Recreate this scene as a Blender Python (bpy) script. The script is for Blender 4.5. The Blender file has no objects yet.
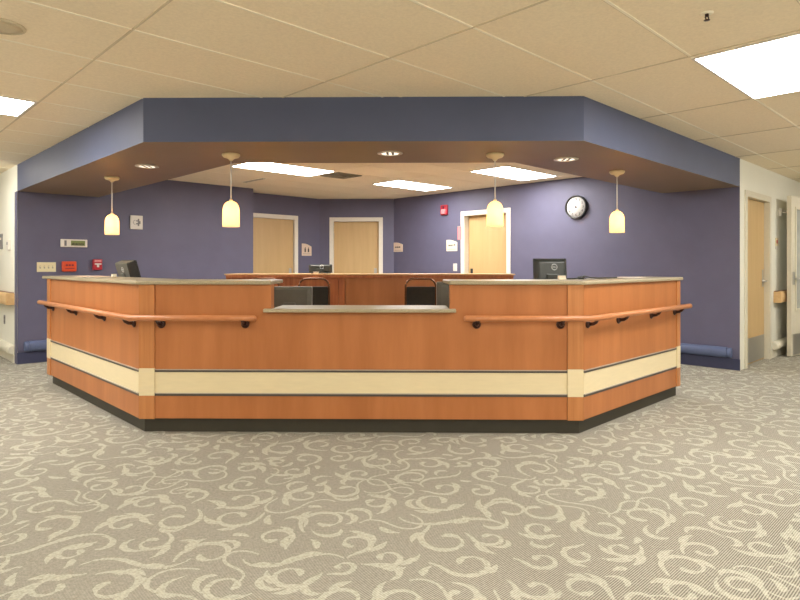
import bpy, bmesh, math, random
from mathutils import Vector, Matrix
random.seed(7)
C = bpy.context.scene.collection
R2 = math.sqrt(2.0)
PI = math.pi
A45 = math.radians(45)

def P(u, v, z=0.0):
    """room grid (u to the right-back, v to the left-back) -> world"""
    return Vector(((u - v) / R2, (u + v) / R2, z))

# ------------------------------------------------------------------ materials
def srgb(r, g, b):
    f = lambda c: (c / 255 / 12.92) if c / 255 <= 0.04045 else ((c / 255 + 0.055) / 1.055) ** 2.4
    return (f(r), f(g), f(b), 1.0)

def mat(name, col, rough=0.6, metal=0.0, noise=0.0, scale=20.0, stretch=(1, 1, 1), bump=0.0, col2=None, emit=None, strength=0.0,
        transmission=0.0, spec=0.5, coat=0.0):
    m = bpy.data.materials.new(name)
    m.use_nodes = True
    nt = m.node_tree
    b = nt.nodes['Principled BSDF']
    b.inputs['Base Color'].default_value = col
    b.inputs['Roughness'].default_value = rough
    b.inputs['Metallic'].default_value = metal
    b.inputs['Specular IOR Level'].default_value = spec
    b.inputs['Transmission Weight'].default_value = transmission
    b.inputs['Coat Weight'].default_value = coat
    if emit:
        b.inputs['Emission Color'].default_value = emit
        b.inputs['Emission Strength'].default_value = strength
    if noise or bump or col2:
        tc = nt.nodes.new('ShaderNodeTexCoord')
        mp = nt.nodes.new('ShaderNodeMapping')
        mp.inputs['Scale'].default_value = stretch
        nz = nt.nodes.new('ShaderNodeTexNoise')
        nz.inputs['Scale'].default_value = scale
        nz.inputs['Detail'].default_value = 5
        nz.inputs['Roughness'].default_value = 0.6
        nt.links.new(tc.outputs['Object'], mp.inputs['Vector'])
        nt.links.new(mp.outputs['Vector'], nz.inputs['Vector'])
        if noise or col2:
            cr = nt.nodes.new('ShaderNodeValToRGB')
            if col2:
                c1, c2 = col, col2
            else:
                c1 = tuple(max(0, c * (1 - noise)) for c in col[:3]) + (1,)
                c2 = tuple(min(1, c * (1 + noise)) for c in col[:3]) + (1,)
            cr.color_ramp.elements[0].position = 0.32
            cr.color_ramp.elements[1].position = 0.68
            cr.color_ramp.elements[0].color = c1
            cr.color_ramp.elements[1].color = c2
            nt.links.new(nz.outputs['Fac'], cr.inputs['Fac'])
            nt.links.new(cr.outputs['Color'], b.inputs['Base Color'])
        if bump:
            bp = nt.nodes.new('ShaderNodeBump')
            bp.inputs['Strength'].default_value = bump
            bp.inputs['Distance'].default_value = 0.003
            nt.links.new(nz.outputs['Fac'], bp.inputs['Height'])
            nt.links.new(bp.outputs['Normal'], b.inputs['Normal'])
    return m

M = {}
M['navy'] = mat('navy_paint', (0.122, 0.117, 0.190, 1), 0.55, noise=0.05, scale=3, bump=0.0)
M['navy_soffit'] = mat('navy_soffit_shaded', (0.076, 0.092, 0.168, 1), 0.55, noise=0.04, scale=3)  # wall navy darkened for the dim grazing light on the soffit faces
M['soffit_under'] = mat('soffit_under_warm_tint', (0.27, 0.185, 0.110, 1), 0.45, noise=0.04, scale=3)  # brown stands in for warm light on the underside
M['white_wall'] = mat('white_wall_paint', (0.80, 0.79, 0.70, 1), 0.6, noise=0.01, scale=4)
M['ceiling'] = mat('ceiling_tile', (0.94, 0.825, 0.63, 1), 0.85, noise=0.05, scale=60, bump=0.15)
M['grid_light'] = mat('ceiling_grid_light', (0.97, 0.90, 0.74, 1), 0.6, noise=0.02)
M['grid_dark'] = mat('ceiling_grid_painted_shade', (0.66, 0.56, 0.40, 1), 0.6, noise=0.02)  # shadow along the tile edges, painted as darker strips
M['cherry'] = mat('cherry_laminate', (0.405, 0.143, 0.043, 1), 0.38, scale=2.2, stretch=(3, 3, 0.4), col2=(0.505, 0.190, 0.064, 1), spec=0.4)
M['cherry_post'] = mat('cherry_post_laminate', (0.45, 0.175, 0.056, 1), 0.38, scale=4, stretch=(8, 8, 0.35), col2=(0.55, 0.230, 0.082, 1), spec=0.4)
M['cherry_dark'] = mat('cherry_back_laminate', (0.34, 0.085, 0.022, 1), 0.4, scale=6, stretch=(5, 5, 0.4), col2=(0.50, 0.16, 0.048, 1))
M['rail_wood'] = mat('handrail_wood', (0.50, 0.185, 0.070, 1), 0.33, scale=8, stretch=(2, 2, 8), col2=(0.58, 0.24, 0.10, 1))
M['oak_edge'] = mat('light_wood_top', (0.56, 0.33, 0.15, 1), 0.35, scale=6, stretch=(0.5, 6, 6), col2=(0.64, 0.40, 0.20, 1))
M['cream'] = mat('cream_laminate', (0.78, 0.665, 0.43, 1), 0.4, noise=0.03, scale=6, stretch=(1.2, 1.2, 8))
M['trim_dark'] = mat('dark_reveal_trim', (0.085, 0.07, 0.06, 1), 0.4, noise=0.05)
M['trim_grey'] = mat('grey_reveal_lip', (0.42, 0.36, 0.30, 1), 0.4, noise=0.05)
M['kick'] = mat('black_vinyl_base', (0.045, 0.04, 0.028, 1), 0.5, noise=0.08, scale=10)
M['stone'] = mat('speckled_counter_laminate', (0.33, 0.275, 0.175, 1), 0.3, scale=170, col2=(0.46, 0.39, 0.265, 1))
M['maple'] = mat('maple_door_veneer', (0.57, 0.385, 0.175, 1), 0.45, scale=3, stretch=(5, 5, 0.4), col2=(0.62, 0.43, 0.205, 1))
M['frame_white'] = mat('white_frame_paint', (0.80, 0.76, 0.68, 1), 0.45, noise=0.02)
M['frame_cream'] = mat('cream_frame_paint', (0.70, 0.655, 0.53, 1), 0.45, noise=0.02)
M['leaf_cream'] = mat('cream_door_paint', (0.70, 0.655, 0.53, 1), 0.45, noise=0.03)
M['bumper_blue'] = mat('blue_wall_guard', (0.105, 0.135, 0.25, 1), 0.45, noise=0.04)
M['base_navy'] = mat('navy_vinyl_base', (0.045, 0.050, 0.105, 1), 0.45, noise=0.05)
M['bumper_white'] = mat('white_wall_guard', (0.72, 0.69, 0.58, 1), 0.45, noise=0.03)
M['bronze'] = mat('bronze_bracket', (0.050, 0.020, 0.015, 1), 0.3, metal=0.4, noise=0.05)
M['steel'] = mat('brushed_steel', (0.50, 0.49, 0.46, 1), 0.35, metal=0.85, noise=0.05, scale=40, stretch=(1, 1, 12))
M['brass'] = mat('satin_brass', (0.80, 0.70, 0.45, 1), 0.45, metal=0.1, noise=0.04)
M['black'] = mat('black_plastic', (0.018, 0.019, 0.018, 1), 0.4, noise=0.1)
M['mon_dark'] = mat('charcoal_plastic', (0.032, 0.037, 0.034, 1), 0.35, noise=0.1)
M['mon_grey'] = mat('grey_plastic', (0.090, 0.085, 0.066, 1), 0.45, noise=0.06)
M['mon_mid'] = mat('mid_grey_plastic', (0.13, 0.135, 0.12, 1), 0.35, noise=0.06)
M['mon_rim'] = mat('silver_plastic', (0.30, 0.29, 0.26, 1), 0.4, noise=0.05)
M['screen'] = mat('dark_screen', (0.01, 0.011, 0.013, 1), 0.15, noise=0.05)
M['silver'] = mat('silver_badge', (0.60, 0.62, 0.62, 1), 0.3, metal=0.3, noise=0.03)
M['fabric_black'] = mat('black_upholstery', (0.020, 0.015, 0.008, 1), 0.8, noise=0.25, scale=90, bump=0.3)
M['chair_bronze'] = mat('bronze_tube', (0.20, 0.085, 0.040, 1), 0.25, metal=0.5, noise=0.05)
M['white_plastic'] = mat('white_plastic', (0.74, 0.70, 0.64, 1), 0.4, noise=0.02)
M['ivory'] = mat('ivory_plastic', (0.74, 0.67, 0.44, 1), 0.4, noise=0.02)
M['red'] = mat('red_plastic', (0.42, 0.022, 0.038, 1), 0.35, noise=0.04)
M['dark_red'] = mat('dark_red_plastic', (0.16, 0.012, 0.03, 1), 0.4, noise=0.04)
M['orange_red'] = mat('orange_red_plastic', (0.66, 0.075, 0.020, 1), 0.4, noise=0.05)
M['pink'] = mat('pink_card', (0.66, 0.25, 0.26, 1), 0.6, noise=0.05)
M['lcd'] = mat('olive_display', (0.19, 0.23, 0.075, 1), 0.3, noise=0.1)
M['ink'] = mat('dark_ink', (0.06, 0.045, 0.035, 1), 0.6, noise=0.05)
M['ink_grey'] = mat('grey_ink', (0.22, 0.21, 0.21, 1), 0.6, noise=0.05)
M['sign_peach'] = mat('peach_sign_plate', (0.74, 0.59, 0.47, 1), 0.5, noise=0.03)
M['sign_ivory'] = mat('ivory_sign_plate', (0.80, 0.72, 0.58, 1), 0.5, noise=0.03)
M['paper'] = mat('white_paper', (0.78, 0.72, 0.66, 1), 0.7, noise=0.02)
M['clock_rim'] = mat('black_clock_rim', (0.035, 0.033, 0.033, 1), 0.35, noise=0.05)
M['clock_face'] = mat('white_clock_face', (0.62, 0.61, 0.60, 1), 0.5, noise=0.01)
M['vent'] = mat('dark_vent_metal', (0.24, 0.21, 0.15, 1), 0.5, noise=0.05)
M['vent_dark'] = mat('vent_throat', (0.06, 0.05, 0.035, 1), 0.7, noise=0.05)
M['speaker'] = mat('grey_speaker_grille', (0.62, 0.54, 0.39, 1), 0.7, noise=0.1, scale=200)
M['wood_rail'] = mat('maple_wall_rail', (0.66, 0.42, 0.19, 1), 0.4, scale=5, stretch=(0.6, 6, 6), col2=(0.74, 0.50, 0.25, 1))
M['rail_end'] = mat('dark_rail_cap', (0.20, 0.075, 0.04, 1), 0.4, noise=0.05)
M['glass'] = mat('wired_glass', (0.72, 0.73, 0.68, 1), 0.25, transmission=0.45, noise=0.08, scale=8)
M['diffuser'] = mat('lit_diffuser', (0.9, 0.9, 0.9, 1), 0.6, emit=(1.0, 0.975, 0.92, 1), strength=13.0)
def shade_mat():
    m = bpy.data.materials.new('glowing_glass_shade'); m.use_nodes = True
    nt = m.node_tree; b = nt.nodes['Principled BSDF']; out = nt.nodes['Material Output']
    b.inputs['Base Color'].default_value = (0.95, 0.82, 0.55, 1); b.inputs['Roughness'].default_value = 0.35
    b.inputs['Emission Color'].default_value = (1.0, 0.83, 0.57, 1); b.inputs['Emission Strength'].default_value = 0.8
    tr = nt.nodes.new('ShaderNodeBsdfTranslucent'); tr.inputs['Color'].default_value = (1.0, 0.80, 0.48, 1)
    tc = nt.nodes.new('ShaderNodeTexCoord'); nz = nt.nodes.new('ShaderNodeTexNoise'); nz.inputs['Scale'].default_value = 14
    ma = nt.nodes.new('ShaderNodeMath'); ma.operation = 'MULTIPLY_ADD'; ma.inputs[1].default_value = 0.2; ma.inputs[2].default_value = 0.5
    mx = nt.nodes.new('ShaderNodeMixShader')
    nt.links.new(tc.outputs['Object'], nz.inputs['Vector']); nt.links.new(nz.outputs['Fac'], ma.inputs[0]); nt.links.new(ma.outputs[0], mx.inputs[0])
    nt.links.new(b.outputs[0], mx.inputs[1]); nt.links.new(tr.outputs[0], mx.inputs[2]); nt.links.new(mx.outputs[0], out.inputs['Surface'])
    return m
for nm, st in (('diffuser_desk', 22.0), ('diffuser_side', 19.0), ('diffuser_added', 10.0)):
    M[nm] = mat('lit_' + nm, (0.9, 0.9, 0.9, 1), 0.6, emit=(1.0, 0.975, 0.92, 1), strength=st)
M['shade'] = shade_mat()
M['bulb'] = mat('lit_bulb', (1, 0.9, 0.7, 1), 0.4, emit=(1.0, 0.60, 0.24, 1), strength=170.0)
M['downlight_lens'] = mat('downlight_lens', (0.85, 0.82, 0.75, 1), 0.4, emit=(1.0, 0.86, 0.68, 1), strength=1.2)

def carpet_mat(name, c1, c2, hatch):
    m = bpy.data.materials.new(name)
    m.use_nodes = True
    nt = m.node_tree
    b = nt.nodes['Principled BSDF']
    b.inputs['Roughness'].default_value = 0.95
    b.inputs['Specular IOR Level'].default_value = 0.1
    tc = nt.nodes.new('ShaderNodeTexCoord')
    n1 = nt.nodes.new('ShaderNodeTexNoise'); n1.inputs['Scale'].default_value = 75; n1.inputs['Detail'].default_value = 4
    n2 = nt.nodes.new('ShaderNodeTexNoise'); n2.inputs['Scale'].default_value = 1.3; n2.inputs['Detail'].default_value = 2
    mp = nt.nodes.new('ShaderNodeMapping'); mp.inputs['Rotation'].default_value = (0, 0, A45)
    w = nt.nodes.new('ShaderNodeTexWave'); w.inputs['Scale'].default_value = 36; w.inputs['Distortion'].default_value = 0.6
    nt.links.new(tc.outputs['Object'], n1.inputs['Vector'])
    nt.links.new(tc.outputs['Object'], n2.inputs['Vector'])
    nt.links.new(tc.outputs['Object'], mp.inputs['Vector'])
    nt.links.new(mp.outputs['Vector'], w.inputs['Vector'])
    a = nt.nodes.new('ShaderNodeMix'); a.data_type = 'FLOAT'; a.inputs[0].default_value = hatch
    nt.links.new(n1.outputs['Fac'], a.inputs[2]); nt.links.new(w.outputs['Fac'], a.inputs[3])
    a2 = nt.nodes.new('ShaderNodeMix'); a2.data_type = 'FLOAT'; a2.inputs[0].default_value = 0.15
    nt.links.new(a.outputs[0], a2.inputs[2]); nt.links.new(n2.outputs['Fac'], a2.inputs[3])
    cr = nt.nodes.new('ShaderNodeValToRGB')
    cr.color_ramp.elements[0].position = 0.39; cr.color_ramp.elements[1].position = 0.61
    cr.color_ramp.elements[0].color = c1; cr.color_ramp.elements[1].color = c2
    nt.links.new(a2.outputs[0], cr.inputs['Fac'])
    nt.links.new(cr.outputs['Color'], b.inputs['Base Color'])
    bp = nt.nodes.new('ShaderNodeBump'); bp.inputs['Strength'].default_value = 0.4; bp.inputs['Distance'].default_value = 0.003
    nt.links.new(a.outputs[0], bp.inputs['Height']); nt.links.new(bp.outputs['Normal'], b.inputs['Normal'])
    return m
M['carpet'] = carpet_mat('taupe_carpet', (0.178, 0.166, 0.136, 1), (0.455, 0.432, 0.37, 1), 0.45)
M['carpet_scroll'] = carpet_mat('pale_carpet_scroll', (0.335, 0.325, 0.265, 1), (0.575, 0.565, 0.48, 1), 0.3)

# ------------------------------------------------------------------ mesh builder
class MB:
    def __init__(self):
        self.v = []; self.f = []; self.mi = []; self.sm = []
    def add(self, vs, fs, mi=0, smooth=False):
        o = len(self.v)
        self.v += [tuple(p) for p in vs]
        for f in fs:
            self.f.append(tuple(i + o for i in f)); self.mi.append(mi); self.sm.append(smooth)
        return self
    def box(self, x0, x1, y0, y1, z0, z1, mi=0):
        x0, x1 = min(x0, x1), max(x0, x1); y0, y1 = min(y0, y1), max(y0, y1); z0, z1 = min(z0, z1), max(z0, z1)
        vs = [(x0, y0, z0), (x1, y0, z0), (x1, y1, z0), (x0, y1, z0), (x0, y0, z1), (x1, y0, z1), (x1, y1, z1), (x0, y1, z1)]
        return self.add(vs, [(0, 3, 2, 1), (4, 5, 6, 7), (0, 1, 5, 4), (1, 2, 6, 5), (2, 3, 7, 6), (3, 0, 4, 7)], mi)
    def prism(self, pts, z0, z1, mi=0, mi_bot=None, axis='z'):
        """closed polygon (x,y) extruded along z; axis 'y': (x,z) polygon extruded along y"""
        n = len(pts)
        area = sum(pts[i][0] * pts[(i + 1) % n][1] - pts[(i + 1) % n][0] * pts[i][1] for i in range(n))
        if area < 0: pts = list(reversed(pts))
        if axis == 'z':
            vs = [(p[0], p[1], z0) for p in pts] + [(p[0], p[1], z1) for p in pts]
            flip = False
        else:
            vs = [(p[0], z0, p[1]) for p in pts] + [(p[0], z1, p[1]) for p in pts]
            flip = True
        bot = tuple(reversed(range(n))); top = tuple(range(n, 2 * n))
        sides = [(i, (i + 1) % n, n + (i + 1) % n, n + i) for i in range(n)]
        if flip:
            bot = tuple(reversed(bot)); top = tuple(reversed(top)); sides = [tuple(reversed(s)) for s in sides]
        self.add(vs, sides + [top], mi)
        o = len(self.v) - 2 * n
        self.f.append(tuple(i + o for i in bot)); self.mi.append(mi if mi_bot is None else mi_bot); self.sm.append(False)
        return self
    def tube(self, path, r, seg=12, mi=0, closed=False, rz=1.0, cap=True):
        path = [Vector(p) for p in path]
        n = len(path); rings = []
        up = Vector((0, 0, 1))
        for i, p in enumerate(path):
            if closed:
                t = (path[(i + 1) % n] - path[i - 1]).normalized()
            else:
                t0 = (path[i] - path[i - 1]).normalized() if i > 0 else None
                t1 = (path[i + 1] - path[i]).normalized() if i < n - 1 else None
                t = (t0 + t1).normalized() if t0 is not None and t1 is not None else (t0 or t1)
            ref = up if abs(t.dot(up)) < 0.95 else Vector((1, 0, 0))
            a = t.cross(ref).normalized(); b = a.cross(t).normalized()
            k = 1.0
            if not closed and 0 < i < n - 1:
                k = 1.0 / max(0.5, t.dot((path[i + 1] - path[i]).normalized()))
            rr = r[i] if isinstance(r, (list, tuple)) else r
            rings.append([p + a * (math.cos(2 * PI * j / seg) * rr * k) + b * (math.sin(2 * PI * j / seg) * rr * rz) for j in range(seg)])
        vs = [q for ring in rings for q in ring]
        fs = []
        m = n if closed else n - 1
        for i in range(m):
            i2 = (i + 1) % n
            for j in range(seg):
                j2 = (j + 1) % seg
                fs.append((i * seg + j, i * seg + j2, i2 * seg + j2, i2 * seg + j))
        self.add(vs, fs, mi, True)
        if not closed and cap:
            o = len(self.v) - len(vs)
            self.f.append(tuple(o + j for j in reversed(range(seg)))); self.mi.append(mi); self.sm.append(False)
            self.f.append(tuple(o + (n - 1) * seg + j for j in range(seg))); self.mi.append(mi); self.sm.append(False)
        return self
    def lathe(self, prof, seg=24, mi=0, axis='z', o=(0, 0, 0)):
        """prof: (radius, height) list; revolve about z (or about y, height towards -y)"""
        vs = []; fs = []
        n = len(prof)
        for r, h in prof:
            for j in range(seg):
                a = 2 * PI * j / seg
                x, y = math.cos(a) * r, math.sin(a) * r
                vs.append((o[0] + x, o[1] + y, o[2] + h) if axis == 'z' else (o[0] + x, o[1] - h, o[2] + y))
        for i in range(n - 1):
            for j in range(seg):
                j2 = (j + 1) % seg
                fs.append((i * seg + j, i * seg + j2, (i + 1) * seg + j2, (i + 1) * seg + j))
        if prof[0][0] > 1e-6: fs.append(tuple(reversed(range(seg))))
        if prof[-1][0] > 1e-6: fs.append(tuple((n - 1) * seg + j for j in range(seg)))
        return self.add(vs, fs, mi, True)
    def build(self, name, mats, parent=None, loc=None, rz=0.0, rx=0.0, bevel=0.0, bseg=2):
        me = bpy.data.meshes.new(name)
        me.from_pydata(self.v, [], self.f)
        if not isinstance(mats, (list, tuple)): mats = [mats]
        for m in mats: me.materials.append(m)
        for p, i, s in zip(me.polygons, self.mi, self.sm):
            p.material_index = i; p.use_smooth = s
        bm = bmesh.new(); bm.from_mesh(me)
        bmesh.ops.remove_doubles(bm, verts=bm.verts, dist=1e-6)
        bmesh.ops.recalc_face_normals(bm, faces=bm.faces)
        bm.to_mesh(me); bm.free()
        o = bpy.data.objects.new(name, me)
        C.objects.link(o)
        if parent: o.parent = parent
        if loc is not None: o.location = loc
        o.rotation_euler = (rx, 0, rz)
        if bevel:
            md = o.modifiers.new('bevel', 'BEVEL'); md.width = bevel; md.segments = bseg; md.limit_method = 'ANGLE'; md.angle_limit = math.radians(40)
            md.harden_normals = False
        return o

def tag(o, label=None, cat=None, group=None, kind=None):
    if label: o['label'] = label
    if cat: o['category'] = cat
    if group: o['group'] = group
    if kind: o['kind'] = kind
    return o

def thing(name, loc, rz, label, cat, group=None, kind=None):
    o = bpy.data.objects.new(name, None)
    C.objects.link(o); o.location = loc; o.rotation_euler = (0, 0, rz)
    o.empty_display_size = 0.1
    return tag(o, label, cat, group, kind)

def text(body, size, m, parent, loc, name, rx=PI / 2, rz=0.0, ext=0.0008):
    cu = bpy.data.curves.new(name, 'FONT'); cu.body = body; cu.size = size; cu.extrude = ext
    cu.align_x = 'CENTER'; cu.align_y = 'CENTER'
    cu.materials.append(m)
    tmp = bpy.data.objects.new(name, cu); C.objects.link(tmp)
    me = bpy.data.meshes.new_from_object(tmp.evaluated_get(bpy.context.evaluated_depsgraph_get()))
    bpy.data.objects.remove(tmp); me.name = name
    o = bpy.data.objects.new(name, me); C.objects.link(o)
    o.parent = parent; o.location = loc; o.rotation_euler = (rx, 0, rz)
    return o

def copy_tree(o, parent=None):
    c = o.copy(); C.objects.link(c)
    if parent: c.parent = parent
    for ch in list(o.children): copy_tree(ch, c)
    return c

# ------------------------------------------------------------------ the shell
CH, SB = 2.427, 2.105            # ceiling height, underside of the soffit
UL, VR, YF = 1.65, 2.125, 4.27   # soffit / white wall planes
UC, VN, VN2, YB = 7.48, 8.37, 8.83, 10.85
END = 12.6; BEH = -2.6
XL, XR, YD = -1.937, 1.244, 4.20   # desk front corners
UDL, VDR = 1.60, 2.09

def wall(name, origin, ang, length, m, openings=(), label='', cat='wall', extra=()):
    b = MB(); s = 0.0
    for s0, s1, z1 in openings:
        if s0 > s: b.box(s, s0, 0, 0.15, 0, CH)
        b.box(s0, s1, 0, 0.15, z1, CH)
        s = s1
    b.box(s, length, 0, 0.15, 0, CH)
    for e in extra: b.box(*e)
    o = b.build(name, m, loc=origin, rz=ang)
    return tag(o, label, cat, kind='structure')

FR = {  # wall frames: origin, angle (local x runs right as seen, y into the wall)
    'WL': (P(UL, END), -A45), 'NL': (P(UL + 0.005, VN), A45), 'N2': (P(4.5, VN2), A45),
    'BK': (Vector((YB - VN2 * R2, YB, 0)), 0.0), 'CK': (Vector((UC * R2 - YB, YB, 0)), -A45), 'WR': (P(UC + 0.006, VR), A45)}
VCK = (YB - (UC * R2 - YB)) / R2
BKX = YB - VN2 * R2
LEN_BK = (UC * R2 - YB) - BKX
D1 = (0.50, 1.47)                       # door openings along their walls
D2 = (-1.405 - BKX, -0.530 - BKX)
D3 = (VCK - 6.20, VCK - 5.33)
D4 = (7.70 - UC, 8.66 - UC)
DH = 2.03
wall('wall_left', FR['WL'][0], FR['WL'][1], END - VN - 0.006, M['white_wall'], label='white painted corridor wall at the far left edge')
wall('wall_back_left', FR['NL'][0], FR['NL'][1], 4.71 - UL, M['navy'], label='navy wall on the left carrying the light switches and red boxes',
     extra=[(4.71 - UL, 4.86 - UL, 0.0, 0.60, 0, CH)])
U_BK = (BKX + YB) / R2
wall('wall_recess', FR['N2'][0], FR['N2'][1], U_BK - 4.5, M['navy'], [(D1[0], D1[1], DH)], label='navy wall set back behind the left wall, with the leftmost maple door')
wall('wall_back', FR['BK'][0], 0.0, LEN_BK, M['navy'], [(D2[0], D2[1], DH)], label='short navy end wall with the middle maple door')
wall('wall_back_right', FR['CK'][0], FR['CK'][1], VCK - VR - 0.001, M['navy'], [(D3[0], D3[1], DH)], label='long navy wall on the right carrying the round clock')
wall('wall_right', FR['WR'][0], FR['WR'][1], END - UC, M['white_wall'], [(D4[0], D4[1], DH)], label='white corridor wall at the right edge beyond the navy wall')
wall('wall_corridor_end_right', P(END, VR), -A45, VR - BEH, M['white_wall'], label='white end wall of the right corridor')
wall('wall_front_right', P(END, BEH), math.radians(225), END - BEH, M['white_wall'], label='white lobby wall behind the viewpoint on the right')
wall('wall_front_left', P(BEH, BEH), math.radians(135), END - BEH, M['white_wall'], label='white lobby wall behind the viewpoint on the left')
wall('wall_corridor_end_left', P(BEH, END), A45, UL - BEH, M['white_wall'], label='white end wall of the left corridor')
# navy painted return at the outer corner of the left navy wall
b = MB(); b.box(END - 8.50, END - VN + 0.004, -0.004, 0.0, 0, SB)
tag(b.build('trim_1', M['navy'], loc=FR['WL'][0], rz=-A45), 'navy painted corner strip where the left navy wall meets white wall', 'trim', kind='structure')

# soffit ring over the desk
def uy(u, Y): return Vector((u * R2 - Y, Y))
def vy(v, Y): return Vector((Y - v * R2, Y))
SW = 0.89
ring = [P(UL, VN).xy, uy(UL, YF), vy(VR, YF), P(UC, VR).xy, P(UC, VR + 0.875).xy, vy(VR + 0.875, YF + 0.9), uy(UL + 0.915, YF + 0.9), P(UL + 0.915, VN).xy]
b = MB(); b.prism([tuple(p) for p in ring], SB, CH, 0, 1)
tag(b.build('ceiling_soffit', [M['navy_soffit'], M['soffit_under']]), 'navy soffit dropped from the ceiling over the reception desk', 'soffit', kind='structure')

# ceiling with its grid
b = MB()
def quad_uv(u0, u1, v0, v1, z0, z1, mi):
    b.prism([tuple(P(u0, v0).xy), tuple(P(u1, v0).xy), tuple(P(u1, v1).xy), tuple(P(u0, v1).xy)], z0, z1, mi)
quad_uv(BEH - 0.2, END + 0.2, BEH - 0.2, END + 0.2, CH, CH + 0.06, 0)
US = [1.13 + 1.24 * k for k in range(-3, 10)]
VS = [1.285 + 0.622 * k for k in range(-6, 19)]
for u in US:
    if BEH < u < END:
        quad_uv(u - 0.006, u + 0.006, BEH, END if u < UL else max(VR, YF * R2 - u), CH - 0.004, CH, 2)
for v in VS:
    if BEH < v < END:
        quad_uv(BEH, END if v < VR else max(UL, YF * R2 - v), v - 0.007, v + 0.007, CH - 0.003, CH, 1)  # highlight along these bars is put into their lighter colour
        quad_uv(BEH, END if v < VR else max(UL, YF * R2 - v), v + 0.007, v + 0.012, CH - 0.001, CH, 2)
for v in [4.26 + 0.6 * k for k in range(-2, 8)]:
    quad_uv(UL + 0.95, UC, v - 0.007, v + 0.007, CH - 0.002, CH, 0)
for u in [3.50, 4.73, 5.95, 7.17]:
    quad_uv(u - 0.007, u + 0.007, VR + 0.95, VN, CH - 0.002, CH, 0)
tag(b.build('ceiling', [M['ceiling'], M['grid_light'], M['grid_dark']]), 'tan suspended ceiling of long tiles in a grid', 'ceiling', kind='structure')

# ------------------------------------------------------------------ carpet with its pale scrolls
b = MB()
def fl(u0, u1, v0, v1):
    b.prism([tuple(P(u0, v0).xy), tuple(P(u1, v0).xy), tuple(P(u1, v1).xy), tuple(P(u0, v1).xy)], -0.05, 0.0, 0)
fl(BEH - 0.2, END + 0.2, BEH - 0.2, END + 0.2)
sv, sf = [], []
occ = set()
CELL = 0.022
def on_carpet(x, y):
    u, v = (x + y) / R2, (y - x) / R2
    if u < BEH + 0.1 or v < BEH + 0.1 or u > 11.5 or v > 11.5 or y < 1.2: return False
    if abs(x) > 0.5 + y * 0.86: return False
    if u > UDL + 0.03 and v > VDR + 0.03 and y > YD + 0.05:      # the desk and the walls stand there
        return (7.0 < v < VN - 0.03 and u < 3.0) or (5.75 < u < UC - 0.03 and v < 3.2)
    if u > UL and v > VN - 0.03: return False
    if v > VR and u > UC - 0.03: return False
    return True
def commit(pts, ws):
    n = len(pts); o = len(sv); z = 0.0005 + 0.0009 * random.random()
    for i in range(n):
        a = pts[max(0, i - 1)]; c = pts[min(n - 1, i + 1)]
        dx, dy = c[0] - a[0], c[1] - a[1]; l = math.hypot(dx, dy) or 1
        nx, ny = -dy / l * ws[i] / 2, dx / l * ws[i] / 2
        sv.append((pts[i][0] + nx, pts[i][1] + ny, z)); sv.append((pts[i][0] - nx, pts[i][1] - ny, z))
    for i in range(n - 1):
        sf.append((o + 2 * i, o + 2 * i + 1, o + 2 * i + 3, o + 2 * i + 2))
def cells(pts, ws, grow):
    out = set()
    for (x, y), w in zip(pts, ws):
        k = int((w / 2 + grow) / CELL + 0.5)
        cx, cy = int(x / CELL), int(y / CELL)
        for i in range(-k, k + 1):
            for j in range(-k, k + 1):
                if i * i + j * j <= k * k + 1: out.add((cx + i, cy + j))
    return out
def stroke(kind, x, y, a, s, hand):
    """one brush stroke of the pattern: a curl, a long S vine, or a leaf"""
    n = {'curl': 26, 'vine': 22, 'leaf': 10, 'hook': 16, 'tendril': 26}[kind]
    pts = []; ws = []
    for i in range(n + 1):
        t = i / n
        pts.append((x, y))
        if kind == 'curl':
            cv = -1.2 / s if t < 0.15 else hand / (s * (0.56 - 0.40 * t)); ds = s * 2.25 / n
            w = 0.010 + 0.024 * math.sin(PI * min(1, t / 0.85)) ** 0.8
            if t > 0.84: w = max(w, 0.012 + 0.030 * math.sin(PI * (t - 0.84) / 0.17))
        elif kind == 'vine':
            cv = hand * 2.2 / s * math.cos(PI * t * 1.15); ds = s * 2.2 / n; w = 0.007 + 0.026 * math.sin(PI * t) ** 1.1
        elif kind == 'tendril':
            cv = hand * 3.0 / s * math.cos(PI * t * 1.6); ds = s * 2.6 / n; w = 0.012 + 0.006 * math.sin(PI * t)
        elif kind == 'hook':
            cv = hand * (1.2 + 3.2 * t) / s; ds = s * 1.2 / n; w = 0.006 + 0.036 * math.sin(PI * t ** 1.5)
        else:
            cv = hand * 1.6 / s; ds = s * 0.75 / n; w = 0.004 + 0.044 * math.sin(PI * t ** 0.7)
        ws.append(w * (0.60 + s))
        x += math.cos(a) * ds; y += math.sin(a) * ds; a += cv * ds
    return pts, ws
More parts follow.
